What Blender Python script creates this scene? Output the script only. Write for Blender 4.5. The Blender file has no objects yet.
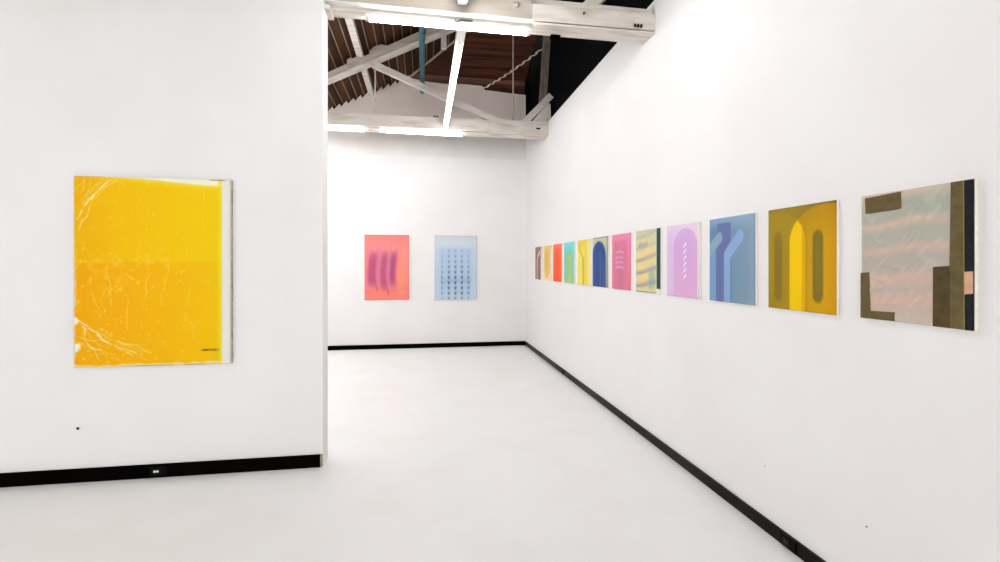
import bpy, bmesh, math, random
import numpy as np
from mathutils import Vector, Matrix
random.seed(7); rng = np.random.default_rng(11)
S = bpy.context.scene
C = S.collection
S.view_settings.view_transform = 'Standard'
S.view_settings.look = 'None'
S.view_settings.gamma = 1.0
S.view_settings.use_curve_mapping = False
S.view_settings.exposure = 0.0

# ------------------------------------------------------------------ measures of the place (metres)
RX = 1.926          # face of the right wall
BY = 8.90           # face of the back wall
LY = 3.7726         # face of the partition on the left
LXE = -0.733        # end of that partition
TOPR = 3.73         # top of the right wall
def roof_z(x): return 5.085 + 0.48 * x
def raf_z(x): return 4.87 + 0.50 * x

# ------------------------------------------------------------------ materials
def lin(c):
    c = np.asarray(c, float) / 255.0
    return np.where(c <= 0.04045, c / 12.92, ((c + 0.055) / 1.055) ** 2.4)
def rgba(c): return tuple(float(v) for v in lin(c)) + (1.0,)

def mat(name, col, rough=0.6, col2=None, scale=4.0, amount=1.0, bump=0.0, bscale=60.0, stretch=(1, 1, 1), metallic=0.0, spec=0.5, lo=0.35, hi=0.7, detail=4.0):
    m = bpy.data.materials.new(name); m.use_nodes = True
    nt = m.node_tree; b = nt.nodes['Principled BSDF']
    b.inputs['Base Color'].default_value = rgba(col)
    b.inputs['Roughness'].default_value = rough
    b.inputs['Metallic'].default_value = metallic
    b.inputs['Specular IOR Level'].default_value = spec
    tc = nt.nodes.new('ShaderNodeTexCoord'); mp = nt.nodes.new('ShaderNodeMapping')
    mp.inputs['Scale'].default_value = stretch
    nt.links.new(tc.outputs['Object'], mp.inputs['Vector'])
    if col2 is not None:
        n = nt.nodes.new('ShaderNodeTexNoise'); n.inputs['Scale'].default_value = scale; n.inputs['Detail'].default_value = detail
        r = nt.nodes.new('ShaderNodeValToRGB')
        r.color_ramp.elements[0].position = lo; r.color_ramp.elements[1].position = hi
        r.color_ramp.elements[0].color = rgba(col); r.color_ramp.elements[1].color = rgba(col2)
        nt.links.new(mp.outputs['Vector'], n.inputs['Vector'])
        nt.links.new(n.outputs['Fac'], r.inputs['Fac'])
        nt.links.new(r.outputs['Color'], b.inputs['Base Color'])
    if bump:
        n2 = nt.nodes.new('ShaderNodeTexNoise'); n2.inputs['Scale'].default_value = bscale; n2.inputs['Detail'].default_value = 3
        bp = nt.nodes.new('ShaderNodeBump'); bp.inputs['Strength'].default_value = bump; bp.inputs['Distance'].default_value = 0.01
        nt.links.new(mp.outputs['Vector'], n2.inputs['Vector'])
        nt.links.new(n2.outputs['Fac'], bp.inputs['Height'])
        nt.links.new(bp.outputs['Normal'], b.inputs['Normal'])
    return m

def emit_mat(name, col, strength):
    m = bpy.data.materials.new(name); m.use_nodes = True
    b = m.node_tree.nodes['Principled BSDF']
    b.inputs['Base Color'].default_value = rgba((245, 245, 245))
    b.inputs['Emission Color'].default_value = rgba(col)
    b.inputs['Emission Strength'].default_value = strength
    return m

def art_mat(name, rough=0.55, bump=0.15, bscale=250.0, wrinkle=0.0):
    """Canvas: its painted pattern is stored on the mesh, weave and wrinkles are noise."""
    m = bpy.data.materials.new(name); m.use_nodes = True
    nt = m.node_tree; b = nt.nodes['Principled BSDF']
    b.inputs['Roughness'].default_value = rough
    b.inputs['Specular IOR Level'].default_value = 0.1
    a = nt.nodes.new('ShaderNodeAttribute'); a.attribute_name = 'paint'
    tc = nt.nodes.new('ShaderNodeTexCoord')
    n = nt.nodes.new('ShaderNodeTexNoise'); n.inputs['Scale'].default_value = bscale
    nt.links.new(tc.outputs['Object'], n.inputs['Vector'])
    mx = nt.nodes.new('ShaderNodeMix'); mx.data_type = 'RGBA'; mx.blend_type = 'MULTIPLY'
    mx.inputs['Factor'].default_value = 0.06
    nt.links.new(a.outputs['Color'], mx.inputs['A']); nt.links.new(n.outputs['Color'], mx.inputs['B'])
    nt.links.new(mx.outputs['Result'], b.inputs['Base Color'])
    bp = nt.nodes.new('ShaderNodeBump'); bp.inputs['Strength'].default_value = bump; bp.inputs['Distance'].default_value = 0.002
    nt.links.new(n.outputs['Fac'], bp.inputs['Height'])
    nt.links.new(bp.outputs['Normal'], b.inputs['Normal'])
    return m

M = {
 'wall':   mat('white_wall_paint', (238, 235, 233), 0.75, (242, 240, 238), 1.3, bump=0.04, bscale=35, spec=0.2),
 'gable':  mat('old_plaster', (232, 220, 209), 0.85, (240, 229, 219), 2.2, bump=0.2, bscale=22, spec=0.15),
 'band':   mat('warm_white_paint', (234, 228, 222), 0.8, (240, 235, 230), 2.0, bump=0.1, bscale=22, spec=0.15),
 'floor':  mat('white_floor_paint', (249, 248, 246), 0.42, (245, 243, 239), 2.2, bump=0.03, bscale=14, spec=0.35, lo=0.45, hi=0.8, detail=7),
 'black':  mat('black_skirting_paint', (7, 6, 5), 0.6, (11, 9, 8), 6.0, spec=0.0),
 'skirtr': mat('black_skirting_satin', (14, 12, 10), 0.35, (20, 17, 14), 6.0, spec=0.08),
 'rawend': mat('raw_board_end', (176, 162, 146), 0.8, (140, 126, 112), 30),
 'void':   mat('unlit_void_black', (5, 5, 6), 0.9, (9, 9, 10), 3.0, spec=0.05),  # near-black colour stands in for unlit space
 'timber': mat('white_painted_timber', (222, 214, 204), 0.65, (190, 178, 164), 5.0, bump=0.25, bscale=30, stretch=(0.5, 3, 3), spec=0.25, lo=0.45, hi=0.75, detail=8),
 'timber2': mat('old_white_timber', (198, 187, 176), 0.75, (174, 161, 148), 6.0, bump=0.25, bscale=30, stretch=(1, 2, 2), spec=0.2),
 'grey':   mat('grey_timber_post', (128, 116, 108), 0.8, (98, 88, 80), 9.0, stretch=(3, 3, 0.6), bump=0.2),
 'brown':  mat('dark_brown_roof_boards', (84, 48, 22), 0.75, (34, 17, 10), 1.6, stretch=(5, 0.35, 5), bump=0.2, bscale=20, spec=0.2),
 'brownh': mat('dark_red_brown_boards', (86, 46, 28), 0.75, (46, 24, 16), 2.5, stretch=(0.4, 5, 5), bump=0.2, bscale=20, spec=0.2),
 'strip':  mat('pale_cover_strip', (150, 128, 108), 0.75, (110, 90, 72), 5.0, stretch=(1, 0.5, 1)),
 'shadeplank': mat('shaded_timber_plank', (188, 178, 166), 0.8, (170, 159, 147), 5.0, bump=0.2, bscale=30, stretch=(0.5, 3, 3), spec=0.1),  # greyer colour put in for the weaker light on these plank faces
 'teal':   mat('teal_pipe_paint', (32, 104, 122), 0.45, (24, 84, 100), 8.0),
 'metal':  mat('white_enamel_housing', (232, 230, 226), 0.4, (222, 220, 216), 9.0),
 'cap':    mat('white_plastic_cap', (214, 212, 206), 0.45, (206, 203, 196), 9.0),
 'steel':  mat('dull_steel', (120, 112, 104), 0.45, (88, 78, 70), 30, metallic=0.6),
 'steel2': mat('galvanised_head', (176, 170, 164), 0.6, (150, 144, 138), 30),
 'rust':   mat('rusty_iron', (128, 78, 44), 0.8, (92, 60, 40), 40),
 'dark':   mat('blackened_iron', (16, 13, 12), 0.6, (24, 20, 18), 30, spec=0.15),
 'socket': mat('black_plastic', (8, 8, 8), 0.5, (12, 12, 12), 20, spec=0.05),
 'white':  mat('white_plastic', (245, 245, 242), 0.4, (238, 238, 234), 20),
 'rope':   mat('pale_rope', (216, 202, 190), 0.85, (184, 168, 156), 60, bump=0.4, bscale=180),
 'edge':   mat('raw_canvas_edge', (246, 241, 232), 0.85, (236, 229, 217), 40, bump=0.2, bscale=200, spec=0.1),
 'edgeg':  mat('shaded_canvas_edge', (150, 136, 118), 0.85, (206, 194, 174), 18, bump=0.2, bscale=200, spec=0.1),  # grey-brown tone puts the shade on the canvas edge into the colour
 'ink':    mat('dark_ink', (140, 94, 14), 0.6, (104, 70, 16), 90),
 'tube':   emit_mat('lit_tube', (247, 249, 253), 58.0),
 'tube2':  emit_mat('lit_tube_dim', (247, 249, 253), 21.0),  # lower output, set to even out the wall brightness
}

# ------------------------------------------------------------------ mesh helpers
class MB:
    def __init__(s): s.bm = bmesh.new()
    def box(s, x0, x1, y0, y1, z0, z1, bev=0.0, mi=0):
        vs = [s.bm.verts.new(p) for p in ((x0,y0,z0),(x1,y0,z0),(x1,y1,z0),(x0,y1,z0),(x0,y0,z1),(x1,y0,z1),(x1,y1,z1),(x0,y1,z1))]
        fs = [s.bm.faces.new([vs[i] for i in f]) for f in ((3,2,1,0),(4,5,6,7),(0,1,5,4),(1,2,6,5),(2,3,7,6),(3,0,4,7))]
        for f in fs: f.material_index = mi
        if bev:
            es = list({e for f in fs for e in f.edges})
            r = bmesh.ops.bevel(s.bm, geom=es, offset=bev, segments=2, profile=0.6, affect='EDGES', clamp_overlap=True)
            for f in r['faces']: f.material_index = mi
        return s
    def prism(s, pts, y0, y1, axis='y', mi=0):
        """outline pts (a,b) swept along the axis"""
        def P(a, b, t): return {'y': (a, t, b), 'x': (t, a, b), 'z': (a, b, t)}[axis]
        A = [s.bm.verts.new(P(a, b, y0)) for a, b in pts]; B = [s.bm.verts.new(P(a, b, y1)) for a, b in pts]
        fs = [s.bm.faces.new(A), s.bm.faces.new(B[::-1])]
        n = len(pts)
        for i in range(n): fs.append(s.bm.faces.new((A[i], B[i], B[(i+1) % n], A[(i+1) % n])))
        for f in fs: f.material_index = mi
        bmesh.ops.recalc_face_normals(s.bm, faces=fs)
        return s
    def poly(s, pts, mi=0):
        f = s.bm.faces.new([s.bm.verts.new(p) for p in pts]); f.material_index = mi; return s
    def bar(s, a, b, w, h, bev=0.004, up=(0, 1, 0), roll=0.0):
        """rectangular member from a to b: w along 'up', h across"""
        a, b = Vector(a), Vector(b); d = (b - a).normalized(); u = Vector(up); u = (u - d * u.dot(d)).normalized(); v = d.cross(u)
        vs = []
        for p in (a, b):
            for i, j in ((-1,-1),(1,-1),(1,1),(-1,1)): vs.append(s.bm.verts.new(p + u * (i * w / 2) + v * (j * h / 2)))
        fs = [s.bm.faces.new([vs[i] for i in f]) for f in ((0,1,2,3),(7,6,5,4),(0,4,5,1),(1,5,6,2),(2,6,7,3),(3,7,4,0))]
        bmesh.ops.recalc_face_normals(s.bm, faces=fs)
        if bev: bmesh.ops.bevel(s.bm, geom=list({e for f in fs for e in f.edges}), offset=bev, segments=2, affect='EDGES', clamp_overlap=True)
        return s
    def tube(s, pts, r, n=10, caps=True):
        pts = [Vector(p) for p in pts]; rs = r if isinstance(r, (list, tuple)) else [r] * len(pts)
        rings = []; u = None
        for i, p in enumerate(pts):
            d = (pts[min(i+1, len(pts)-1)] - pts[max(i-1, 0)]).normalized()
            if u is None: u = d.orthogonal().normalized()
            u = (u - d * u.dot(d)).normalized(); v = d.cross(u)
            rings.append([s.bm.verts.new(p + (u * math.cos(6.28318530718 * k / n) + v * math.sin(6.28318530718 * k / n)) * rs[i]) for k in range(n)])
        fs = []
        for A, B in zip(rings, rings[1:]):
            for k in range(n): fs.append(s.bm.faces.new((A[k], A[(k+1) % n], B[(k+1) % n], B[k])))
        if caps: fs.append(s.bm.faces.new(rings[0][::-1])); fs.append(s.bm.faces.new(rings[-1]))
        for f in fs: f.smooth = True
        bmesh.ops.recalc_face_normals(s.bm, faces=fs)
        return s
    def build(s, name, m, parent=None, origin=None):
        """link as one mesh object; coordinates given in the place, stored about the parent or the origin"""
        me = bpy.data.meshes.new(name); 
        off = Vector(parent['_o']) if parent is not None and '_o' in parent else (Vector(origin) if origin is not None else Vector((0, 0, 0)))
        bmesh.ops.translate(s.bm, verts=s.bm.verts, vec=-off)
        s.bm.to_mesh(me); s.bm.free()
        for mm in (m if isinstance(m, (list, tuple)) else [m]): me.materials.append(mm)
        o = bpy.data.objects.new(name, me); C.objects.link(o)
        if parent is not None:
            o.parent = parent
            if origin is None and '_l' in parent: pass
        else: o.location = off
        return o

roots = []
def thing(name, label, cat, loc=(0, 0, 0), group=None, rz=0.0):
    o = bpy.data.objects.new(name, None); C.objects.link(o); o.location = loc; o.rotation_euler = (0, 0, rz)
    o.empty_display_size = 0.1
    o['label'] = label; o['category'] = cat
    if group: o['group'] = group
    o['_o'] = tuple(loc) if rz == 0 else (0, 0, 0)
    roots.append(o); return o
def tag(o, label, cat, group=None):
    o['label'] = label; o['category'] = cat
    if group: o['group'] = group
    return o
def structure(o, label=None):
    o['kind'] = 'structure'
    if label: o['label'] = label
    return o
def kid(o): o['_o'] = tuple(o.parent['_o']) if o.parent and '_o' in o.parent else (0, 0, 0); roots.append(o); return o

# ------------------------------------------------------------------ the setting
FY0, FX0 = -5.0, -7.0
structure(MB().box(FX0 - .15, RX + .13, FY0 - .15, BY + .15, -0.10, 0.0).build('floor', M['floor']), 'white painted concrete floor')
structure(MB().prism([(FY0, 0), (BY + .12, 0), (BY + .12, 3.93), (7.49, 3.93), (7.49, TOPR), (FY0, TOPR)], RX, RX + .13, 'x').build('wall_right', M['wall']), 'long white wall on the right with a row of paintings')
structure(MB().box(-4.0, RX, BY, BY + .12, 0.0, 3.4876).build('wall_back', M['wall']), 'white wall at the far end')
# older masonry above the lining: its top follows the lapped roof boards, then the brown boarding
structure(MB().box(-4.0, RX, BY + .02, BY + .12, 3.4876, 3.98).build('trim_3', M['band']), 'white band over the ledge of the end wall')
pts = [(-4.0, 3.98), (RX, 3.98), (RX, 4.715), (1.55, 4.735), (1.15, 4.765), (1.10, 4.835), (.75, 4.85), (.4, 4.835), (0.1, 4.855), (-.22, 4.90)]
x = -.22
while x > -3.0:
    a, b = x - 0.01, x - 0.115
    pts += [(a, roof_z(a) - 0.015), (b, roof_z(b) - 0.085)]
    x -= 0.122
pts += [(-4.0, roof_z(-3.1) - .2)]
structure(MB().prism(pts, BY + .025, BY + .12, 'y').build('wall_back_upper', M['gable']), 'older greyish plaster above the lined end wall')
structure(MB().box(-4.12, RX + .13, BY + .121, BY + .15, 3.0, 6.3).build('trim_1', M['brownh']), 'dark brown boarding over the end wall')
structure(MB().box(FX0, LXE, LY, LY + .19, 0.0, 3.65, bev=0.004).build('wall_left', M['wall']), 'white partition wall ending at the passage')
structure(MB().box(-4.12, -4.0, LY + .19, BY + .12, 0.0, 3.65).build('wall_left_far', M['wall']))
structure(MB().box(FX0 - .15, FX0, FY0, LY + .19, 0.0, 3.65).build('wall_left_front', M['wall']))
# unseen front wall, given an added window opening to let in fill daylight
W0, W1, WZ0, WZ1 = -6.4, 1.5, .25, 3.35
structure(MB().box(FX0 - .15, W0, FY0 - .15, FY0, 0, 6.2).box(W1, RX + .13, FY0 - .15, FY0, 0, 6.2).box(W0, W1, FY0 - .15, FY0, 0, WZ0).box(W0, W1, FY0 - .15, FY0, WZ1, 6.2).build('wall_front', M['wall']))
f = MB().box(W0, W1, FY0 - .10, FY0 - .04, WZ0, WZ0 + .06).box(W0, W1, FY0 - .10, FY0 - .04, WZ1 - .06, WZ1)
for i in range(6):
    x = W0 + (W1 - W0 - .06) * i / 5
    f.box(x, x + .06, FY0 - .101, FY0 - .039, WZ0, WZ1)
structure(f.build('fill_window_1', M['metal']))
# black sheet on the right wall, standing in for the unlit space above
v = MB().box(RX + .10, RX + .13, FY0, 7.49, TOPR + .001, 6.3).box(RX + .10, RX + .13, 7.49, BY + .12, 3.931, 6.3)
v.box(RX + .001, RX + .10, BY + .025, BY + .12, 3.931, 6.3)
structure(v.build('void_sheet_right', M['void']), 'black stand-in for the unlit space above the right wall')

# roof: boarded slope with cover strips, and the hipped end
XE = RX + .10
hipY = lambda x: 8.95 - (x + .204)
r = MB()
x0 = -3.0
r.poly([(x0, FY0, roof_z(x0)), (x0, BY + .12, roof_z(x0)), (-.204, BY + .12, roof_z(-.204)), (-.204, 8.95, roof_z(-.204)), (XE, hipY(XE), roof_z(XE)), (XE, FY0, roof_z(XE))])
k = 0
x = -2.95
while x < XE - .05:
    ye = BY + .10 if x < -.2 else hipY(x) - .02
    zt = roof_z(x)
    # lapped board: its lower edge stands proud, capped by a pale strip
    r.prism([(x, roof_z(x) - .001), (x + .002, zt - .030), (x + .018, zt - .022), (x + .118, roof_z(x + .118) - .002)], FY0, ye, 'y', 0)
    r.prism([(x - .004, zt - .006), (x - .003, zt - .036), (x + .010, zt - .031), (x + .011, zt - .002)], FY0, ye, 'y', 1)
    x += 0.122 + random.uniform(-.006, .006)
structure(r.build('ceiling', [M['brown'], M['strip']]), 'dark brown boarded roof slope')
h = MB()
h.poly([(-.204, 8.95, roof_z(-.204)), (RX, 8.95, roof_z(-.204)), (RX, hipY(RX), roof_z(RX))])
n = 9
for i in range(n):            # boards of the hip run across it
    t0, t1 = i / n, (i + .93) / n
    def E(t, up): 
        X = -.204 + t * (RX + .204); return (X, 8.95 - t * (RX + .204), roof_z(X) - up)
    a, b = E(t0, .003), E(t1, .018)
    h.poly([a, (RX, a[1], a[2]), (RX, b[1], b[2]), b])
structure(h.build('ceiling_hip', M['brownh']), 'dark red-brown boarded hip over the end wall')
structure(MB().box(FX0, -2.98, FY0, LY + .19, 3.645, 3.70).box(-4.12, -2.98, LY + .19, BY + .12, 3.645, 3.70).build('ceiling_side', M['wall']))
# skirtings
structure(MB().box(FX0, -.7495, LY - .020, LY, 0.0, .0925, bev=.002).build('baseboard_left', M['black']), 'black skirting along the partition')
structure(MB().prism([(-.7495, .001), (-.737, .001), (-.7335, .012), (-.7335, .092), (-.7495, .092)], LY - .012, LY + .001).build('trim_2', M['rawend']), 'raw end of the black skirting')
structure(MB().box(-4.0, RX - .018, BY - .018, BY, 0.0, .079, bev=.002).build('baseboard_back', M['black']), 'black skirting along the end wall')
structure(MB().box(RX - .018, RX, FY0, BY, 0.0, .070, bev=.002).build('baseboard_right', M['skirtr']), 'black skirting along the right wall')

# ------------------------------------------------------------------ roof trusses
def bolt(parent, x, y, z, rad=.022, m='timber2', name='bolt_head'):
    return MB().tube([(x, y + .004, z), (x, y - .012, z)], rad, 8).build(name, M[m], parent)
t = thing('roof_truss', 'near white timber truss beam with blistered paint, resting on the partition end', 'truss', (.6, 3.9, 3.45), 'white timber roof trusses')
MB().prism([(LXE + .001, 3.472), (RX - .001, 3.448), (RX - .001, 3.69), (LXE + .001, 3.71)], 3.88, 4.00).build('bottom_chord', M['timber'], t)
MB().prism([(LXE + .001, 3.503), (.872, 3.482), (.872, 3.73), (LXE + .001, 3.75)], 3.80, 3.879).build('face_plank', M['shadeplank'], t)
MB().prism([(LXE + .001, 3.492), (.872, 3.471), (.872, 3.4815), (LXE + .001, 3.5025)], 3.797, 3.879).build('lit_underside_strip', M['metal'], t)  # brighter strip added to show the plank's lit underside
MB().box(.874, RX - .001, 3.785, 3.879, 3.466, 3.602, bev=.006).build('end_plank', M['timber'], t)
MB().prism([(.90, 3.444), (RX - .001, 3.442), (RX - .001, 3.457), (.90, 3.459)], 3.795, 3.879).build('lath', M['timber'], t)
MB().box(LXE + .001, -.690, 3.815, 3.99, 3.44, 3.474, bev=.004).build('bearing_block', M['timber'], t)
MB().bar((1.36, 3.94, 3.66), (1.90, 3.94, 4.21), .10, .105, up=(0, 1, 0)).build('strut', M['timber'], t)
MB().prism([(1.835, 3.602), (1.905, 3.602), (1.905, 3.672)], 3.80, 3.86).build('end_plate', M['timber'], t)
for (x, z) in ((.47, 3.615), (.745, 3.585)): bolt(t, x, 3.80, z)
bolt(t, -.712, 3.80, 3.512, .013, 'rust', 'rusty_bolt')
bolt(t, 1.30, 3.785, 3.555, .010, 'rust', 'rusty_bolt')
MB().box(1.735, 1.80, 3.768, 3.786, 3.495, 3.545, bev=.006).build('bracket', M['timber'], t)
for x in (1.74, 1.767, 1.794): MB().tube([(x, 3.775, 3.50), (x, 3.775, 3.475)], .009, 8).build('bracket_bolt', M['dark'], t)
MB().prism([(1.075, 3.455), (1.085, 3.428), (1.10, 3.42), (1.115, 3.435), (1.135, 3.437), (1.15, 3.42), (1.16, 3.455)], 3.965, 4.02).build('iron_shoe', M['black'], t)
MB().tube([(.26, 3.875, 3.462), (.262, 3.862, 3.448), (.275, 3.858, 3.44), (.29, 3.868, 3.452), (.30, 3.872, 3.465), (.40, 3.873, 3.463)], .006, 6).build('hook', M['steel'], t)

t = thing('roof_truss', 'far white timber truss with sloping rafter, diagonal brace and tie rods', 'truss', (.6, 7.4, 3.50), 'white timber roof trusses')
MB().box(-3.99, RX - .001, 7.37, 7.49, 3.50, 3.71, bev=.006).build('bottom_chord', M['timber'], t)
MB().box(-3.99, 1.00, 7.29, 7.37, 3.535, 3.715, bev=.005).build('face_plank', M['timber'], t)
MB().box(1.002, RX - .001, 7.275, 7.37, 3.512, 3.725, bev=.008).build('end_plank', M['timber'], t)
xa, xb = -2.62, 1.75
MB().prism([(xa, raf_z(xa)), (xb, raf_z(xb)), (xb, raf_z(xb) + .125), (xa, raf_z(xa) + .125)], 7.38, 7.50).build('rafter', M['timber'], t)
MB().prism([(xa, raf_z(xa) + .045), (xb, raf_z(xb) + .045), (xb, raf_z(xb) + .185), (0, 5.010), (xa, raf_z(xa) + .06)], 7.30, 7.379).build('rafter_plank', M['shadeplank'], t)
MB().bar((-.72, 7.335, 4.465), (1.16, 7.335, 3.70), .075, .092).build('brace', M['timber'], t)
MB().bar((1.55, 7.335, 3.70), (1.985, 7.335, 4.15), .075, .10).build('strut', M['timber'], t)
MB().prism([(1.665, 3.715), (1.955, 3.715), (1.975, 3.80), (1.968, 4.0), (1.94, 4.03)], 7.29, 7.335).build('end_plate', M['timber'], t)
MB().tube([(-.686, 7.34, 3.71), (-.686, 7.34, 4.50)], .010, 8).build('tie_rod', M['timber'], t)
MB().tube([(1.40, 7.42, 3.70), (1.40, 7.42, raf_z(1.4) + .02)], .0105, 8).build('tie_rod', M['timber2'], t)
MB().box(.285, .365, 7.40, 7.48, 4.815, raf_z(.29) + .03, bev=.006).build('cleat', M['timber'], t)
MB().prism([(-1.09, raf_z(-1.09) + .09), (-.86, raf_z(-.86) + .09), (-.86, raf_z(-.86) + .16), (-.93, raf_z(-.93) + .165), (-1.0, raf_z(-1.0) + .155), (-1.045, raf_z(-1.045) + .185), (-1.085, raf_z(-1.085) + .17)], 7.315, 7.37).build('cleat', M['timber2'], t)
MB().prism([(-.77, raf_z(-.77) + .10), (-.50, raf_z(-.5) + .10), (-.52, raf_z(-.52) + .14), (-.60, raf_z(-.60) + .19), (-.70, raf_z(-.70) + .20), (-.77, raf_z(-.77) + .165)], 7.315, 7.37).build('cleat', M['timber2'], t)
MB().box(1.735, 1.80, 7.262, 7.277, 3.60, 3.622, bev=.003).build('bracket', M['dark'], t)
MB().box(.16, .24, 7.30, 7.35, 3.714, 3.745, bev=.008).tube([(.2, 7.32, 3.74), (.26, 7.30, 3.70)], .007, 6).build('clamp', M['steel'], t)

tag(MB().box(-.948, -.858, 4.05, BY + .02, 4.550, 4.630, bev=.004).build('roof_purlin', M['timber'], origin=(-.9, 6.4, 4.56)), 'white painted purlin running under the dark brown roof boards', 'beam')
hp = MB().bar((-.21, 8.90, roof_z(-.21) - .06), (1.75, 6.96, roof_z(1.75) - .06), .03, .028, up=(0, 0, 1))
tag(hp.build('hip_batten', M['timber2'], origin=(-.21, 8.93, 4.96)), 'thin pale batten rising along the hip of the dark roof', 'batten')
p = thing('water_pipe', 'teal painted pipe running under the roof above the far truss', 'pipe', (0, 6.4, 4.67))
MB().tube([(0.005, 3.9, 4.672), (0, 6.5, 4.67), (-.005, BY + .03, 4.668)], .043, 14).build('pipe', M['teal'], p)
for y in (5.0, 6.62, 8.2):
    b = MB().tube([(0, y - .018, 4.67), (0, y + .018, 4.67)], .052, 14); b.tube([(0.0, y, 4.71), (0.0, y, roof_z(0))], .007, 6); b.build('pipe_clip', M['steel'], p)
    
tag(MB().bar((1.855, 7.445, 3.70), (1.960, 7.445, 5.28), .07, .115, up=(0, 1, 0)).build('timber_post', M['grey'], origin=(1.855, 7.445, 3.71)), 'grey weathered post standing against the black stand-in for unlit space', 'post')
# lumpy rope from the end wall up to the post
A, B = Vector((1.115, 8.90, 4.775)), Vector((1.885, 7.49, 4.95)); P = []; R = []
for i in range(60):
    f = i / 59; q = A.lerp(B, f); q.z -= .03 * math.sin(math.pi * f); ph = (i % 6) / 6
    q.z += .012 * math.sin(6.283 * ph); P.append(q); R.append(.008 + .013 * max(0, math.cos(6.283 * ph)) ** 2)
tag(MB().tube(P, R, 8).build('knotted_rope', M['rope'], origin=A), 'pale knotted rope slung from the end wall to the grey post', 'rope')

# ------------------------------------------------------------------ fluorescent battens
def batten(label, a, b, group, hang=None, lead=0.0, tail=0.0, TR=.018, hw=.034, lamp='tube', hh=.018):
    """a, b: ends of the lit tube. Housing above it; lead: blank housing before a"""
    a, b = Vector(a), Vector(b); d = (b - a).normalized(); L = (b - a).length; c = (a + b) / 2
    o = thing('batten_light', label, 'light', tuple(c), group)
    u = Vector((0, 0, 1)); h0 = a - d * .03 + u * (TR + hh / 2); h1 = b + d * (.03 + tail) + u * (TR + hh / 2)
    MB().bar(h0, h1, hh, hw, up=(0, 0, 1), bev=.004).build('housing', M['metal'], o)
    if lead: MB().bar(h0 - d * (lead + .001), h0 - d * .001, .05, hw, up=(0, 0, 1), bev=.005).build('blank_end', M['cap'], o)
    MB().tube([a, b], TR, 14).build('tube', M[lamp], o)
    for e, s in ((a, -1), (b, 1)):
        MB().tube([e + d * s * .001, e + d * s * .028], TR * 1.02, 14).build('end_cap', M['cap'], o)
    if hang:
        for f in (.12, .88):
            q = a.lerp(b, f) + u * (TR + hh)
            MB().tube([q, (q.x, q.y, hang(q.x))], .004, 6).build('suspension_wire', M['steel'], o)
    return o
G1 = 'batten lights on the roof trusses'
batten('long white batten light glowing under the near truss beam', (-.405, 3.87, 3.414), (.842, 3.87, 3.398), G1)
batten('lit batten under the far truss beam, directly below the lengthwise row', (-.615, 7.33, 3.487), (.600, 7.33, 3.473), G1)
batten('lit batten under the far truss beam, cut off by the partition edge', (-2.05, 7.33, 3.487), (-.835, 7.33, 3.485), G1)
batten('lit lengthwise batten between the trusses with a blank white end by the near beam', (.345, 4.53, 3.555), (.345, 5.845, 3.555), G1, None, lead=.50, TR=.026, hw=.078, hh=.036, lamp='tube2')
batten('lit lengthwise batten between the trusses ending at the far beam', (.345, 5.905, 3.555), (.345, 7.20, 3.555), G1, None, tail=.06, TR=.026, hw=.078, hh=.036, lamp='tube2')
batten('end of a batten light above the near beam, mostly out of frame', (.308, 2.40, 3.512), (.308, 3.64, 3.512), G1, None, tail=.12, TR=.026, hw=.078, hh=.036)
# added, unseen fittings of the same kind brighten the room and the side room
GB = 'added fill battens behind the camera'
for y in (.95, -.5, -2.0, -3.5):
    batten('added white fill batten over the room behind the camera', (.315, y - .6, 3.575), (.315, y + .6, 3.575), GB, roof_z, lamp='tube2')
for y in (.3, -1.25, -3.2):
    for x in (-1.25, .25):
        batten('added white fill batten over the room behind the camera', (x - .6, y, 3.40), (x + .6, y, 3.40), GB, roof_z, lamp='tube2')
for x in (-2.6, -4.6):
    for y in (.5, -1.2, -2.8):
        batten('added white fill batten over the room behind the camera', (x - .6, y, 3.40), (x + .6, y, 3.40), GB, (lambda X: min(roof_z(X), 3.645) if X < -2.98 else roof_z(X)), lamp='tube2')
for y in (4.6, 5.6, 6.4, 7.0, 7.6, 8.15):
    batten('added white fill batten in the side room behind the partition', (-3.4, y, 3.30), (-2.2, y, 3.30), 'added fill battens behind the partition', lambda X: min(roof_z(X), 3.645) if X < -2.98 else roof_z(X))

# ------------------------------------------------------------------ small fittings
def outlet(name, label, loc, rz, indicator):
    o = thing(name, label, 'power outlet', loc, 'black outlets on the skirting', rz); o['_o'] = (0, 0, 0)
    MB().box(-.055, .055, -.010, 0, -.030, .030, bev=.003).build('plate', M['socket'], o)
    MB().box(-.032, .018, -.0135, -.0095, -.019, .021, bev=.002).build('socket_face', M['dark'], o)
    if indicator:
        for x in (-.016, .002): MB().box(x - .0075, x + .0075, -.0155, -.0130, -.004, .010, bev=.0015).build('switch', M['white'], o)
    else:
        for x in (-.014, .002): MB().box(x - .002, x + .002, -.0150, -.0130, -.006, .010).build('pin_slot', M['steel'], o)
    return o
outlet('power_outlet', 'black outlet with two small white switches on the partition skirting', (-1.842, LY - .020, .047), 0, True)
outlet('power_outlet', 'black outlet on the right skirting near the far corner', (RX - .018, 6.42, .037), -math.pi / 2, False)
outlet('power_outlet', 'black outlet on the right skirting near the front', (RX - .018, 2.275, .037), -math.pi / 2, False)
def nail(label, a, b, r, m):
    return tag(MB().tube([a, Vector(a).lerp(Vector(b), .6), b], [r * .5, r * .5, r], 8).build('wall_nail', M[m], origin=a), label, 'nail')
nail('black nail head in the partition below the yellow painting', (-2.352, LY, .372), (-2.352, LY - .012, .372), .009, 'dark')
nail('pale nail head low on the right wall below the gold painting', (RX, 2.47, .36), (RX - .008, 2.47, .36), .006, 'cap')
nail('grey nail head low on the right wall below the striped collage', (RX, 1.835, .355), (RX - .008, 1.835, .355), .0045, 'steel2')

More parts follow.
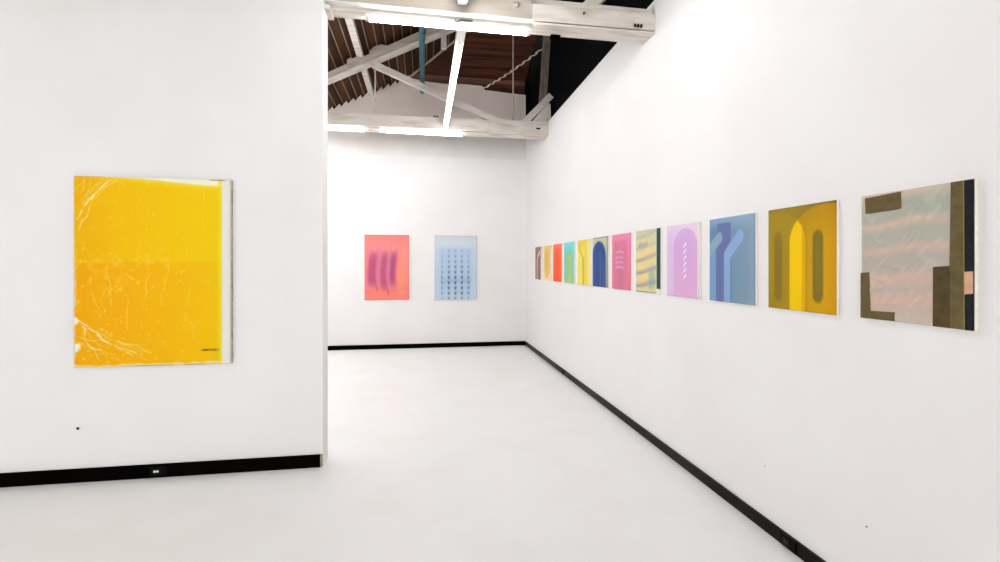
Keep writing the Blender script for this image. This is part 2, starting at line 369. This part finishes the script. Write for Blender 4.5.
# ------------------------------------------------------------------ paintings
def sm(a, b, x): 
    t = np.clip((x - a) / (b - a + 1e-9), 0, 1); return t * t * (3 - 2 * t)
def band(x, a, b, e=.012): return sm(a - e, a + e, x) * (1 - sm(b - e, b + e, x))
def inside(d, e=.008): return 1 - sm(-e, e, d)              # d: signed distance
def seg(x, y, ax, ay, bx, by):
    px, py = x - ax, y - ay; bx, by = bx - ax, by - ay
    h = np.clip((px * bx + py * by) / (bx * bx + by * by), 0, 1)
    return np.hypot(px - bx * h, py - by * h)
def mix(c, col, f):
    f = np.clip(f, 0, 1)[..., None]; return c * (1 - f) + np.asarray(col, float) * f
def grad(t, stops):
    out = np.zeros(t.shape + (3,)); ts = [s[0] for s in stops]
    for k in range(3): out[..., k] = np.interp(t, ts, [s[1][k] for s in stops])
    return out
def vnoise(x, y, fx, fy, seed):
    g = np.random.default_rng(seed).random((64, 64)); X = x * fx; Y = y * fy
    xi = np.floor(X).astype(int); yi = np.floor(Y).astype(int); fx_ = X - xi; fy_ = Y - yi
    fx_ = fx_ * fx_ * (3 - 2 * fx_); fy_ = fy_ * fy_ * (3 - 2 * fy_)
    G = lambda a, b: g[a % 64, b % 64]
    return (G(xi, yi) * (1 - fx_) + G(xi + 1, yi) * fx_) * (1 - fy_) + (G(xi, yi + 1) * (1 - fx_) + G(xi + 1, yi + 1) * fx_) * fy_
def flat(s, c): return np.zeros(s.shape + (3,)) + np.asarray(c, float)

def painting(label, loc, rz, w, h, depth, fn, nx, ny, edge='edge', relief=None, group=None, cmat=None):
    o = thing('painting', label, 'painting', loc, group, rz); o['_o'] = tuple(loc) if rz == 0 else (0, 0, 0)
    ox, oy, oz = (loc if rz == 0 else (0, 0, 0))
    MB().box(ox - w/2, ox + w/2, oy - depth + .004, oy, oz, oz + h, bev=.002).build('stretcher', M[edge], o)
    s, t_ = np.meshgrid(np.linspace(0, 1, nx), np.linspace(0, 1, ny))
    col = lin(np.clip(fn(s, t_, s * w / h, t_), 0, 255))
    rel = relief(s, t_) if relief is not None else np.zeros_like(s)
    rim = np.minimum(np.minimum(s, 1 - s) * w, np.minimum(t_, 1 - t_) * h)
    Y = -depth + .003 * (1 - sm(0, .004, rim)) - .0006 - rel * sm(0, .02, rim)
    V = np.stack([(s - .5) * w, Y, t_ * h], -1).reshape(-1, 3)
    idx = np.arange(nx * ny).reshape(ny, nx)
    F = np.stack([idx[:-1, :-1], idx[:-1, 1:], idx[1:, 1:], idx[1:, :-1]], -1).reshape(-1, 4)
    me = bpy.data.meshes.new('canvas'); me.from_pydata(V.tolist(), [], F.tolist())
    at = me.color_attributes.new('paint', 'FLOAT_COLOR', 'POINT')
    at.data.foreach_set('color', np.concatenate([col.reshape(-1, 3), np.ones((nx * ny, 1))], 1).astype(np.float32).ravel())
    me.polygons.foreach_set('use_smooth', np.ones(len(F), bool)); me.materials.append(cmat or ART); me.update()
    c = bpy.data.objects.new('canvas', me); C.objects.link(c); c.parent = o
    return o
ART = art_mat('painted_canvas')
ARTW = art_mat('wrinkled_canvas', 0.5, 0.25, 180)

def f_yellow(s, t, x, y):
    up = grad(s, [(0, (244, 180, 2)), (.25, (249, 194, 0)), (.8, (250, 205, 0)), (.93, (244, 208, 0))])
    lo = grad(s, [(0, (245, 172, 4)), (.3, (249, 180, 2)), (.8, (250, 194, 0)), (.93, (244, 202, 0))])
    c = up * sm(.545, .56, t)[..., None] + lo * (1 - sm(.545, .56, t))[..., None]
    n1 = vnoise(x, y, 9, 9, 1); n2 = vnoise(x, y, 40, 34, 2); n3 = vnoise(x, y, 90, 80, 3); n4 = vnoise(x, y, 26, 7, 4)
    c = mix(c, (252, 208, 40), .25 * sm(.6, .9, n1) * sm(.3, .7, n2))
    c = mix(c, (255, 205, 70), .5 * band(t, .548, .556, .006) * sm(.5, 0, s))
    # fine scuffs, denser to the left and low
    dens = .55 * (1 - s) + .35 * (1 - t)
    c = mix(c, (250, 214, 100), .55 * sm(.84, .98, n3 + .20 * dens) * sm(.5, .75, n2))
    c = mix(c, (252, 208, 70), .3 * sm(.72, .9, n4) * sm(.45, .75, n2))
    def crease(ax, ay, bx, by, wd, k, wob=.012, sd=5):
        wx = x + wob * (vnoise(x, y, 14, 14, sd) - .5); wy = y + wob * (vnoise(x, y, 14, 14, sd + 1) - .5)
        return k * inside(seg(wx, wy, ax, ay, bx, by) - wd * .45 - .0015 * vnoise(x, y, 60, 60, sd + 3), .0035) * sm(.2, .6, vnoise(x, y, 38, 38, sd + 2) + .1)
    W = (252, 236, 190)
    for args in ((.17, .985, .01, .775, .0035, 1, .02, 5), (.20, .99, .05, .86, .002, .8, .02, 9), (.095, .90, .02, .73, .0022, .8, .03, 13), (.16, .965, .10, .885, .002, .7, .02, 17),
                 (.0, .265, .16, .135, .004, 1, .03, 21), (.05, .225, .30, .06, .0028, .9, .04, 25), (.03, .215, .14, .02, .0026, .9, .04, 29), (.12, .165, .33, .045, .002, .8, .04, 33), (.02, .13, .12, .09, .003, .8, .03, 37), (.19, .12, .36, .07, .0018, .7, .05, 41),
                 (.015, .62, .015, .30, .002, .5, .01, 45), (.06, .44, .12, .30, .0016, .5, .05, 49), (.16, .55, .22, .43, .0014, .45, .06, 53), (.22, .50, .26, .47, .0014, .5, .05, 57),
                 (.56, .46, .53, .24, .0013, .45, .02, 61), (.62, .95, .625, .7, .0012, .4, .02, 65), (.45, .6, .44, .4, .0012, .35, .03, 69), (.34, .42, .32, .30, .0013, .4, .03, 73)):
        c = mix(c, W, crease(*args))
    for q in range(26):          # many fine crazes fanning from the bent corners
        g = np.random.default_rng(300 + q)
        if q < 10: ax, ay = .01 + .2 * g.random(), .985; bx, by = ax - .02 - .12 * g.random(), .80 + .12 * g.random()
        elif q < 20: ax, ay = .01 + .05 * g.random(), .06 + .2 * g.random(); bx, by = ax + .08 + .22 * g.random(), .02 + .12 * g.random()
        else: ax, ay = .02 + .5 * g.random(), .2 + .4 * g.random(); bx, by = ax + .03 * (g.random() - .5), ay - .08 - .12 * g.random()
        c = mix(c, W, crease(ax, ay, bx, by, .0008, .55, .03, 400 + 4 * q))
    # worn corners and edges
    c = mix(c, (250, 244, 226), inside(np.hypot(x - 0, (y - .105) * 1.4) - .022 - .02 * vnoise(x, y, 40, 40, 80), .008))
    c = mix(c, (250, 240, 214), inside(np.hypot(x, (y - .245)) - .016 - .012 * n2, .006))
    c = mix(c, (232, 216, 190), .9 * inside(s - .004 - .012 * vnoise(x, y, 3, 30, 81) * sm(.9, .2, t), .004))
    c = mix(c, (244, 222, 168), .85 * inside(t - .006 - .014 * vnoise(x, y, 26, 3, 82), .004))
    c = mix(c, (120, 104, 84), .6 * inside(t - .0035, .002) * sm(.3, .6, vnoise(x, y, 12, 3, 83)))  # dark bottom line: shade of the canvas edge painted in
    # unprinted pale margins along the top and the right
    top = .998 - .034 * sm(.22, .95, s)
    halo = sm(top - .035, top, t)
    c = mix(c, (252, 224, 90), .6 * halo * sm(.1, .4, s))
    c = mix(c, (250, 246, 214), sm(top - .006, top + .006, t) * sm(.12, .3, s))
    c = mix(c, (246, 222, 40), .7 * sm(.90, .925, s)); 
    c = mix(c, (238, 234, 226), sm(.928, .945, s))
    c = mix(c, (158, 146, 128), .75 * band(s, .994, 1.2, .002)); c = mix(c, (120, 106, 92), .8 * band(t, .993, .998, .002) * band(s, .86, .96, .02))  # dark right rim: edge shade painted into the colour
    c = mix(c, (216, 206, 194), .6 * sm(.975, .99, s) * vnoise(x, y, 5, 18, 84))
    return c
def f_red(s, t, x, y):
    c = grad(t, [(0, (246, 134, 122)), (.4, (250, 142, 128)), (.8, (249, 148, 138)), (1, (246, 132, 124))])
    c = mix(c, (244, 132, 140), .8 * (1 - sm(.0, .35, s)) * band(t, .15, .85, .15))
    c = mix(c, (252, 158, 132), .6 * band(s, .76, .9, .08) * band(t, .1, .7, .15))
    for a, b, k in ((.25, .37, .4), (.55, .62, .35), (.70, .77, .5), (.42, .48, .3)): c = mix(c, (236, 126, 148), k * band(s, a, b, .04) * band(t, .5, .93, .08))
    bend = .05 * np.sin(t * 4.2) - .03
    body = band(s + bend, .10, .72, .06) * band(t + .08 * (s - .3), .22, .73, .10)
    c = mix(c, (208, 106, 138), .72 * body)
    for a, b, k, lo, hi in ((.10, .26, .62, .24, .70), (.38, .50, .55, .16, .72), (.58, .70, .68, .26, .72)):
        c = mix(c, (168, 72, 112), k * band(s + bend, a, b, .05) * band(t, lo, hi, .10))
    for a, k in ((.32, .7), (.54, .6)): c = mix(c, (214, 132, 172), k * band(s + bend, a - .03, a + .03, .035) * band(t, .2, .82, .10))
    for a, b in ((.27, .15), (.52, .09)): c = mix(c, (184, 84, 116), .6 * inside(seg(s, t, a - .07, .32, a + .02, b) - .016, .035))
    c = mix(c, (236, 104, 104), .35 * inside(np.abs(t - (.15 - .03 * np.sin(s * 11 + 1))) - .008, .02))
    c = mix(c, (238, 106, 102), .5 * (1 - band(s, .012, .988, .006) * band(t, .012, .988, .006)))
    return c
def f_blue(s, t, x, y):
    c = grad(t, [(0, (196, 214, 230)), (.35, (190, 210, 230)), (.75, (198, 214, 230)), (.88, (212, 222, 228)), (1, (208, 218, 224))])
    c = mix(c, (170, 198, 222), .5 * band(s, .14, .86, .06) * band(t, .06, .8, .05))
    c = mix(c, (188, 204, 232), .6 * band(t, .72, .80, .02) * band(s, .1, .9, .05))
    c = mix(c, (150, 178, 206), .5 * band(t, .26, .33, .03) * band(s, .14, .86, .05))
    for j, sx in enumerate((.175, .335, .49, .645, .80)):
        for i in range(10):
            ty = .785 - i * .082
            k = (.45, .95, 1.0, .95, .6)[j] * (.35 + .75 * np.exp(-((i - 6) / 3.0) ** 2)) * (0.9 if i else .6)
            hgt = .062; u = (s - sx) * 1; vv = (ty - t) / hgt                     # arrow widening upward, tip down
            wd = .042 * (1 - np.clip(vv, 0, 1)) ; m = inside(np.abs(u) - wd * (.35 + .65 * (vv < .55)), .012) * band(vv, .0, 1.0, .12)
            c = mix(c, (104, 130, 162), .8 * k * m)
            c = mix(c, (70, 90, 118), .7 * k * inside(np.hypot(u / .022, (t - (ty - .036)) / .022) - 1, .6))
    c = mix(c, (176, 186, 196), .55 * (1 - band(s, .012, .988, .008) * band(t, .010, .990, .006)))
    return c
def f_mauve(s, t, x, y):
    c = grad(s, [(0, (138, 96, 98)), (.5, (158, 118, 118)), (.8, (150, 108, 110)), (1, (150, 108, 110))])
    d = np.minimum(seg(s, t, .30, -.1, .30, .56), np.minimum(seg(s, t, .30, .56, .42, .72), seg(s, t, .42, .72, .72, .84)))
    c = mix(c, (112, 70, 74), inside(d - .14, .03) * .8)
    c = mix(c, (226, 198, 188), inside(d - .065, .03))
    c = mix(c, (240, 222, 212), sm(.84, .87, s))
    return c
def f_ochre(s, t, x, y):
    c = flat(s, (248, 222, 178))
    d = np.maximum(np.abs(s - .45) - .33, .0); body = np.where(t > .34, np.abs(s - .45) - .36, np.hypot((s - .45), (t - .34) * 1.25) - .36)
    c = mix(c, (238, 198, 108), inside(body, .03)); c = mix(c, (232, 186, 88), .6 * band(s, .25, .62, .08) * sm(.1, .3, t))
    c = mix(c, (244, 206, 150), .7 * (1 - sm(.02, .07, s))); c = mix(c, (252, 232, 196), sm(.9, .94, s) * .8)
    c = mix(c, (243, 206, 130), .8 * sm(.84, .95, t))
    return c
def f_orange(s, t, x, y):
    c = grad(t, [(0, (255, 96, 52)), (.6, (255, 104, 60)), (.9, (255, 120, 84)), (1, (255, 138, 110))])
    c = mix(c, (250, 84, 42), .7 * band(s, .28, .66, .12) * band(t, .05, .85, .1)); c = mix(c, (255, 132, 96), .6 * sm(.86, .95, s))
    return c
def f_turq(s, t, x, y):
    c = grad(t, [(0, (150, 206, 170)), (.45, (128, 212, 196)), (.8, (116, 214, 214)), (1, (140, 222, 222))])
    a = np.where(t < .60, np.abs(s - .52) - .36, np.hypot(s - .52, (t - .60) * 1.7) - .36)
    c = mix(c, (144, 204, 160), inside(a, .05))
    a2 = np.where(t < .60, np.abs(s - .55) - .17, np.hypot(s - .55, (t - .60) * 1.6) - .17)
    c = mix(c, (176, 204, 126), .8 * inside(a2, .06)); c = mix(c, (150, 224, 224), .7 * sm(.90, .95, s)); c = mix(c, (204, 206, 120), .5 * sm(.3, 0, t) * inside(a2, .05))
    return c
def f_lemon(s, t, x, y):
    c = grad(s, [(0, (240, 220, 100)), (.3, (244, 228, 90)), (.6, (238, 214, 100)), (1, (246, 230, 110))])
    d = np.minimum(seg(s, t, .47, -.1, .47, .62), np.minimum(seg(s, t, .47, .62, .14, .86), seg(s, t, .47, .62, .36, .80)))
    c = mix(c, (214, 184, 62), .8 * inside(d - .07, .05)); c = mix(c, (186, 158, 56), .8 * inside(seg(s, t, .50, -.1, .50, .60) - .022, .03))
    c = mix(c, (250, 236, 60), .9 * inside(seg(s, t, .52, .66, .32, .82) - .035, .04)); c = mix(c, (228, 196, 70), .7 * band(t, .86, 1.1, .04) * band(s, .05, .55, .1))
    c = mix(c, (246, 236, 150), .7 * sm(.92, .96, s)); c = mix(c, (226, 200, 84), .5 * band(s, .62, .74, .05))
    return c
def f_navy(s, t, x, y):
    c = grad(t, [(0, (150, 156, 150)), (.7, (186, 188, 158)), (1, (204, 200, 164))])
    a = np.where(t < .62, np.abs(s - .45) - .445, np.hypot(s - .45, (t - .62) * 1.47) - .445)
    c = mix(c, (66, 92, 146), inside(a + .0, .02)); c = mix(c, (52, 82, 148), inside(a + .04, .03))
    c = mix(c, (40, 66, 128), .6 * inside(a + .10, .03) * (1 - sm(.35, .0, s))); c = mix(c, (84, 108, 158), .6 * band(s, .50, .62, .04) * band(t, 0, .7, .1))
    c = mix(c, (72, 92, 138), .7 * band(s, .68, .80, .03) * band(t, 0, .55, .1)); c = mix(c, (104, 108, 104), .6 * sm(.94, .97, s)); c = mix(c, (90, 90, 76), .7 * sm(.975, .99, t))
    return c
def f_pink(s, t, x, y):
    c = grad(t, [(0, (228, 122, 142)), (.5, (230, 128, 150)), (.88, (236, 134, 174)), (1, (238, 144, 182))])
    c = mix(c, (214, 122, 148), .9 * band(s, .10, .80, .03) * band(t, -.2, .875, .03)); c = mix(c, (196, 112, 150), .5 * band(s, .34, .64, .06) * band(t, -.2, .6, .1))
    c = mix(c, (232, 120, 150), .6 * band(s, .66, .72, .03) * band(t, 0, .85, .05))
    for k, ty in enumerate((.66, .56, .475, .385)):
        c = mix(c, (238, 166, 200), .85 * band(s, .20, .64, .06) * inside(np.abs(t - ty - .02 * np.sin((s - .2) * 7)) - .018, .02))
    return c
def f_stroke(s, t, x, y):
    c = grad(t, [(0, (224, 206, 160)), (.1, (234, 208, 142)), (.6, (238, 212, 148)), (.9, (216, 208, 166)), (1, (206, 204, 172))])
    n = vnoise(x, y, 7, 16, 90)
    c = mix(c, (206, 208, 186), .5 * sm(.5, .9, n)); c = mix(c, (246, 220, 150), .5 * sm(.5, .2, n))
    for y0, y1, a, b, k, w_ in ((.70, .79, -.1, .9, .4, .02), (.76, .78, .12, .52, .8, .035), (.50, .62, -.1, .9, .75, .035), (.30, .41, -.1, .9, .9, .035), (.09, .20, -.1, .9, .95, .035), (.88, .97, 0, .9, .3, .03)):
        yy = y0 + (y1 - y0) * s + .006 * np.sin(s * 7 + y0 * 30); k = k * .6
        c = mix(c, (140, 146, 172), k * inside(np.abs(t - yy) - w_, .03) * band(s, a, b, .05))
        c = mix(c, (112, 126, 160), .6 * k * inside(np.abs(t - yy + .01) - .012, .015) * band(s, a, b * .5, .1))
    c = mix(c, (120, 170, 176), .5 * band(s, .55, .8, .08) * band(t, .06, .36, .06)); c = mix(c, (170, 160, 120), .6 * (1 - sm(.01, .025, s)))
    c = mix(c, (110, 110, 90), .7 * (1 - sm(.008, .02, t)) * (1 - sm(.82, .84, s)))
    c = mix(c, (214, 206, 170), band(s, .845, .868, .004)); c = mix(c, (34, 80, 84), band(s, .871, 1.2, .004) * sm(.07, .08, t)); c = mix(c, (240, 234, 222), sm(.868, .875, s) * (1 - sm(.07, .08, t)))
    return c
def f_lilac(s, t, x, y):
    s0, s = s, s - .025
    c = grad(s, [(0, (228, 198, 228)), (.12, (222, 196, 232)), (.5, (232, 206, 228)), (1, (236, 216, 230))])
    c = mix(c, (238, 214, 232), sm(.85, 1, t) * .6)
    a = np.where(t < .67, np.abs(s - .575) - .37, np.hypot(s - .575, (t - .66) * 1.32) - .37)
    body = grad(t, [(0, (228, 176, 214)), (.3, (222, 172, 218)), (.7, (214, 172, 222)), (1, (216, 176, 224))])
    f = inside(a, .015)[..., None]; c = c * (1 - f) + body * f
    c = mix(c, (228, 178, 222), .5 * band(s, .78, .90, .03) * inside(a, .02))
    for i in range(6):
        ty = .705 - i * .086
        c = mix(c, (250, 232, 250), .95 * inside(seg(s, t, .535, ty - .022, .535 + .055, ty + .020) - .019, .014)); c = mix(c, (190, 140, 206), .5 * inside(seg(s, t, .53, ty - .05, .58, ty - .012) - .010, .014))
    c = mix(c, (240, 226, 236), .8 * sm(.945, .96, s0)); c = mix(c, (232, 160, 196), .4 * (1 - sm(.01, .03, t)))
    return c
def f_steel(s, t, x, y):
    s0, s = s, s - .022
    c = grad(s, [(0, (104, 138, 172)), (.5, (118, 148, 176)), (.85, (134, 156, 176)), (1, (140, 164, 190))])
    c = mix(c, (146, 174, 202), .7 * sm(.8, 1, t)); c = mix(c, (116, 150, 168), .4 * band(s, .55, .9, .12) * band(t, 0, .5, .15))
    c = mix(c, (96, 130, 166), .5 * band(s, .04, .3, .06) * band(t, .7, .9, .06))
    # dark figure: block, slanting neck, trunk
    def quad(P):
        d = np.full(s.shape, -9.)
        n = len(P)
        for i in range(n):
            (ax, ay), (bx, by) = P[i], P[(i + 1) % n]; ex, ey = bx - ax, by - ay; L = math.hypot(ex, ey)
            d = np.maximum(d, ((s - ax) * ey - (t - ay) * ex) / L)
        return d
    dk = np.minimum(np.minimum(quad([(.175, .935), (.175, .80), (.485, .80), (.485, .935)][::1]), quad([(.24, .81), (.145, .585), (.33, .57), (.485, .735), (.485, .81)])), quad([(.145, .59), (.145, -.1), (.33, -.1), (.33, .58)]))
    dk = np.minimum(dk, quad([(.3, .9), (.3, .7), (.485, .7), (.485, .9)]))
    c = mix(c, grad(t, [(0, (100, 112, 160)), (.5, (104, 112, 164)), (1, (104, 118, 166))]).reshape(-1, 3).mean(0), inside(dk, .012))
    c = mix(c, (130, 164, 206), .75 * inside(s - .14, .012) * inside(t - .62, .05))
    c = mix(c, (140, 172, 192), .9 * inside(seg(s, t, .23, .765, -.05, .60) - .068, .012))
    l = np.minimum(seg(s, t, .405, -.1, .405, .555), seg(s, t, .405, .555, .685, .765))
    c = mix(c, grad(t, [(0, (138, 172, 220)), (.8, (140, 172, 206))]).reshape(-1, 3).mean(0), .95 * inside(l - .072, .012))
    c = mix(c, (86, 118, 158), .75 * band(s, .478, .50, .008) * inside(t - .50, .03))
    c = mix(c, (90, 110, 134), .5 * sm(.985, .995, s0))
    return c
def f_gold(s, t, x, y):
    c = grad(s, [(0, (150, 124, 32)), (.3, (158, 130, 30)), (.6, (150, 124, 30)), (1, (136, 112, 34))])
    tl = np.maximum(t - .655, 0)
    l = np.hypot((s - .13) / .465, tl / .31) * .465 - .465
    r_ = np.hypot((s - .87) / .51, tl / .33) * .51 - .51
    inl, inr = inside(l, .012), inside(r_, .012)
    c = mix(c, (168, 138, 28), .9 * inl)
    cr = grad(s, [(.4, (196, 150, 18)), (.65, (204, 158, 16)), (.85, (212, 160, 12)), (1, (206, 150, 10))]) * (1 - .10 * sm(.6, 1, t))[..., None]
    c = c * (1 - inr[..., None]) + cr * inr[..., None]
    pt = np.maximum(l, r_)
    c = mix(c, (176, 132, 20), .7 * inside(pt - .02, .02)); c = mix(c, (226, 170, 6), inside(pt, .012)); c = mix(c, (248, 203, 0), inside(np.maximum(pt, s - .545), .02))
    c = mix(c, (132, 108, 34), .8 * inside(seg(s, t, .175, .14, .175, .70) - .065, .03)); c = mix(c, (122, 106, 34), .95 * inside(seg(s, t, .765, .165, .765, .685) - .070, .02))
    c = mix(c, (150, 126, 30), .5 * inside(np.abs(s - .765) - .03, .03) * band(t, .2, .7, .1))
    c = mix(c, (116, 96, 36), .8 * inside(np.maximum(-r_, .9 - t), .01) * sm(.75, .9, s)); c = mix(c, (120, 98, 30), .6 * sm(.985, .995, t))
    return c
def f_collage(s, t, x, y):
    w_ = t + .05 * (s - .4) * -1 + .012 * np.sin(s * 9)
    c = grad(w_, [(0, (204, 188, 174)), (.10, (202, 182, 168)), (.17, (212, 180, 164)), (.24, (194, 180, 168)), (.34, (214, 182, 166)), (.40, (190, 179, 168)), (.50, (184, 177, 165)), (.56, (208, 183, 166)), (.61, (184, 179, 166)), (.70, (180, 178, 164)), (.76, (212, 187, 168)), (.80, (176, 177, 162)), (.90, (170, 175, 160)), (.94, (200, 187, 165)), (1, (216, 192, 168))])
    c = mix(c, (172, 174, 162), .35 * sm(.5, .9, vnoise(x, y, 6, 14, 120)) * sm(.3, .8, t)); c = mix(c, (226, 216, 204), .25 * sm(.6, .9, vnoise(x + y, y - x, 9, 22, 121)))
    return c
WR = [(.40, .55, .66, .74), (.28, .30, .60, .52), (.30, .36, .62, .62), (.12, .22, .55, .36), (.16, .62, .30, .74), (.20, .70, .58, .86), (.46, .42, .66, .60), (.10, .50, .18, .62), (.34, .20, .62, .30), (.44, .60, .56, .78), (.14, .34, .30, .26), (.22, .44, .44, .40), (.52, .50, .68, .92), (.08, .66, .22, .60), (.3, .8, .52, .92)]
def rel_collage(s, t):
    r_ = np.zeros_like(s)
    for i, (ax, ay, bx, by) in enumerate(WR):
        sw = s + .03 * (vnoise(s, t, 9, 9, 130 + i) - .5); tw = t + .03 * (vnoise(s, t, 9, 9, 160 + i) - .5)
        d = seg(sw, tw, ax, ay, bx, by); r_ += .0032 * np.exp(-(d / .012) ** 2)
    r_ += .0010 * vnoise(s, t, 22, 26, 200) + .0006 * vnoise(s, t, 50, 44, 201)
    return r_ * (1 - sm(.80, .82, s))
def rel_yellow(s, t): return .0008 * vnoise(s, t, 12, 12, 210)

yp = painting('large worn yellow painting with a pale right margin on the partition wall', (-1.862, LY, .793), 0, 1.008, 1.322, .030, f_yellow, 230, 300, 'edgeg', rel_yellow, cmat=ARTW)
# a short line of small dark capitals near its lower right corner, too small in the photo to be read
b = MB(); lx, lz = -1.862 + .504 - .205, .793 + .096
yy = LY - .0335
def stroke(x0, z0, x1, z1): b.bar((lx + x0, yy, lz + z0), (lx + x1, yy, lz + z1), .003, .0032, bev=0, up=(0, 1, 0))
adv = .0165
for i, g in enumerate('.MMHTEEI'):
    q = i * adv; hh = .014; ww = .011
    if g == '.': stroke(q, .004, q + .008, .004)
    if g in 'MH': stroke(q, 0, q, hh); stroke(q + ww, 0, q + ww, hh)
    if g == 'M': stroke(q, hh, q + ww / 2, hh * .3); stroke(q + ww / 2, hh * .3, q + ww, hh)
    if g == 'H': stroke(q, hh / 2, q + ww, hh / 2)
    if g == 'T': stroke(q, hh, q + ww, hh); stroke(q + ww / 2, 0, q + ww / 2, hh)
    if g == 'E': stroke(q, 0, q, hh); [stroke(q, z, q + ww * .8, z) for z in (0.0015, hh / 2, hh - .0015)]
    if g == 'I': stroke(q + ww / 2, 0, q + ww / 2, hh)
b.build('lettering', M['ink'], yp)

painting('coral painting with purple vertical smears on the end wall', (-.626, BY, .880), 0, .779, 1.165, .030, f_red, 120, 160)
painting('pale blue painting with columns of dark arrow marks on the end wall', (.606, BY, .872), 0, .770, 1.172, .030, f_blue, 150, 200)

RW = [  # left edge as seen (y), label, pattern, resolution
 (8.067, 'mauve painting with a cream bent line, closest to the far corner of the right wall', f_mauve, 40, 60),
 (7.489, 'ochre yellow painting between the mauve and the orange ones', f_ochre, 40, 60),
 (6.934, 'plain orange-red painting in the row on the right wall', f_orange, 40, 60),
 (6.372, 'turquoise painting with a green arch, beside the orange-red one', f_turq, 50, 70),
 (5.788, 'lemon yellow painting with a dark forked line, between turquoise and navy', f_lemon, 60, 80),
 (5.252, 'navy blue arch painting with beige corners', f_navy, 70, 90),
 (4.683, 'pink painting with four pale dashes', f_pink, 80, 100),
 (4.121, 'beige painting with slanting blue strokes and a dark teal side strip', f_stroke, 110, 130),
 (3.562, 'lilac painting with an orchid arch and a column of white dashes', f_lilac, 120, 140),
 (2.988, 'steel blue painting with a bent violet figure and light tubes', f_steel, 150, 180),
 (2.429, 'gold painting with a bright yellow pointed arch and two dark capsules', f_gold, 170, 200),
 (1.848, 'striped pink and grey wrinkled collage with olive and black patches', f_collage, 190, 220),
]
PW, PH, PD = .4505, .540, .018
for i, (yl, label, fn, nx, ny) in enumerate(RW):
    last = i == len(RW) - 1
    z0, hh, w = 1.2658, PH, PW
    if last: z0, hh, w = 1.270, .533, .441
    o = painting(label, (RX, yl - w / 2, z0), -math.pi / 2, w, hh, PD, fn, nx, ny, 'edge', rel_collage if last else None, 'row of paintings on the right wall', ARTW if last else None)
    if last:
        OL = mat('olive_cloth', (112, 98, 66), 0.8, (98, 84, 54), 30, bump=.3, bscale=300, spec=.1)
        OD = mat('dark_olive_cloth', (92, 78, 50), 0.8, (80, 66, 42), 30, bump=.3, bscale=300, spec=.1)
        BL = mat('black_cloth', (30, 32, 38), 0.75, (40, 42, 46), 40, bump=.3, bscale=300, spec=.1)
        PK = mat('pink_cloth', (222, 176, 146), 0.85, (206, 160, 132), 40, bump=.3, bscale=300, spec=.1)
        YL = mat('gold_thread', (150, 128, 48), 0.8, (136, 112, 44), 60)
        def patch(P, m, th=.0016, name='cloth_patch', lab=None):
            q = MB().prism([((a - .5) * w, b_ * hh) for a, b_ in P], -PD - .0008 - th, -PD + .001, 'y').build(name, m, o)
            if lab: q['label'] = lab
        patch([(.055, .850), (.415, .858), (.405, .990), (.048, .978)], OL, .0034, lab='olive patch at the top left corner')
        patch([(.0, .055), (.105, .06), (.092, .375), (.0, .370)], OL, .0030, lab='olive patch up the left edge')
        patch([(.0, .0), (.345, .002), (.348, .070), (.0, .062)], OL, .0034, lab='olive patch along the bottom edge')
        patch([(.690, .0), (.825, .0), (.825, .428), (.692, .420)], OD, .0030, lab='dark olive block right of the striped cloth')
        patch([(.815, .0), (.935, .0), (.930, 1.0), (.832, 1.0)], OL, .0024, lab='tall olive strip')
        patch([(.929, .0), (.937, .0), (.932, 1.0), (.925, 1.0)], YL, .0028, 'seam', 'thin gold seam')
        patch([(.937, .0), (.999, .0), (.999, 1.0), (.932, 1.0)], BL, .0020, lab='black strip down the right edge')
        patch([(.936, .238), (.997, .245), (.997, .392), (.934, .388)], PK, .0030, lab='small pink patch on the black strip')

# ------------------------------------------------------------------ camera and world
cam = bpy.data.cameras.new('camera'); co = bpy.data.objects.new('camera', cam); C.objects.link(co)
TH = 0.1594
cam.sensor_fit = 'HORIZONTAL'; cam.sensor_width = 36.0; cam.lens = 483.25 * 36 / 1000
cam.shift_y = -(281 - 265.34) / 1000
co.location = (0, 0, 1.5); co.rotation_euler = (math.pi / 2, 0, -TH)
cam.clip_start = 0.05; cam.clip_end = 60
S.camera = co
wd = bpy.data.worlds.new('world'); S.world = wd; wd.use_nodes = True
wd.node_tree.nodes['Background'].inputs['Color'].default_value = (0.95, 0.98, 1.0, 1)
wd.node_tree.nodes['Background'].inputs['Strength'].default_value = 3.5
for o in roots:
    if '_o' in o: del o['_o']
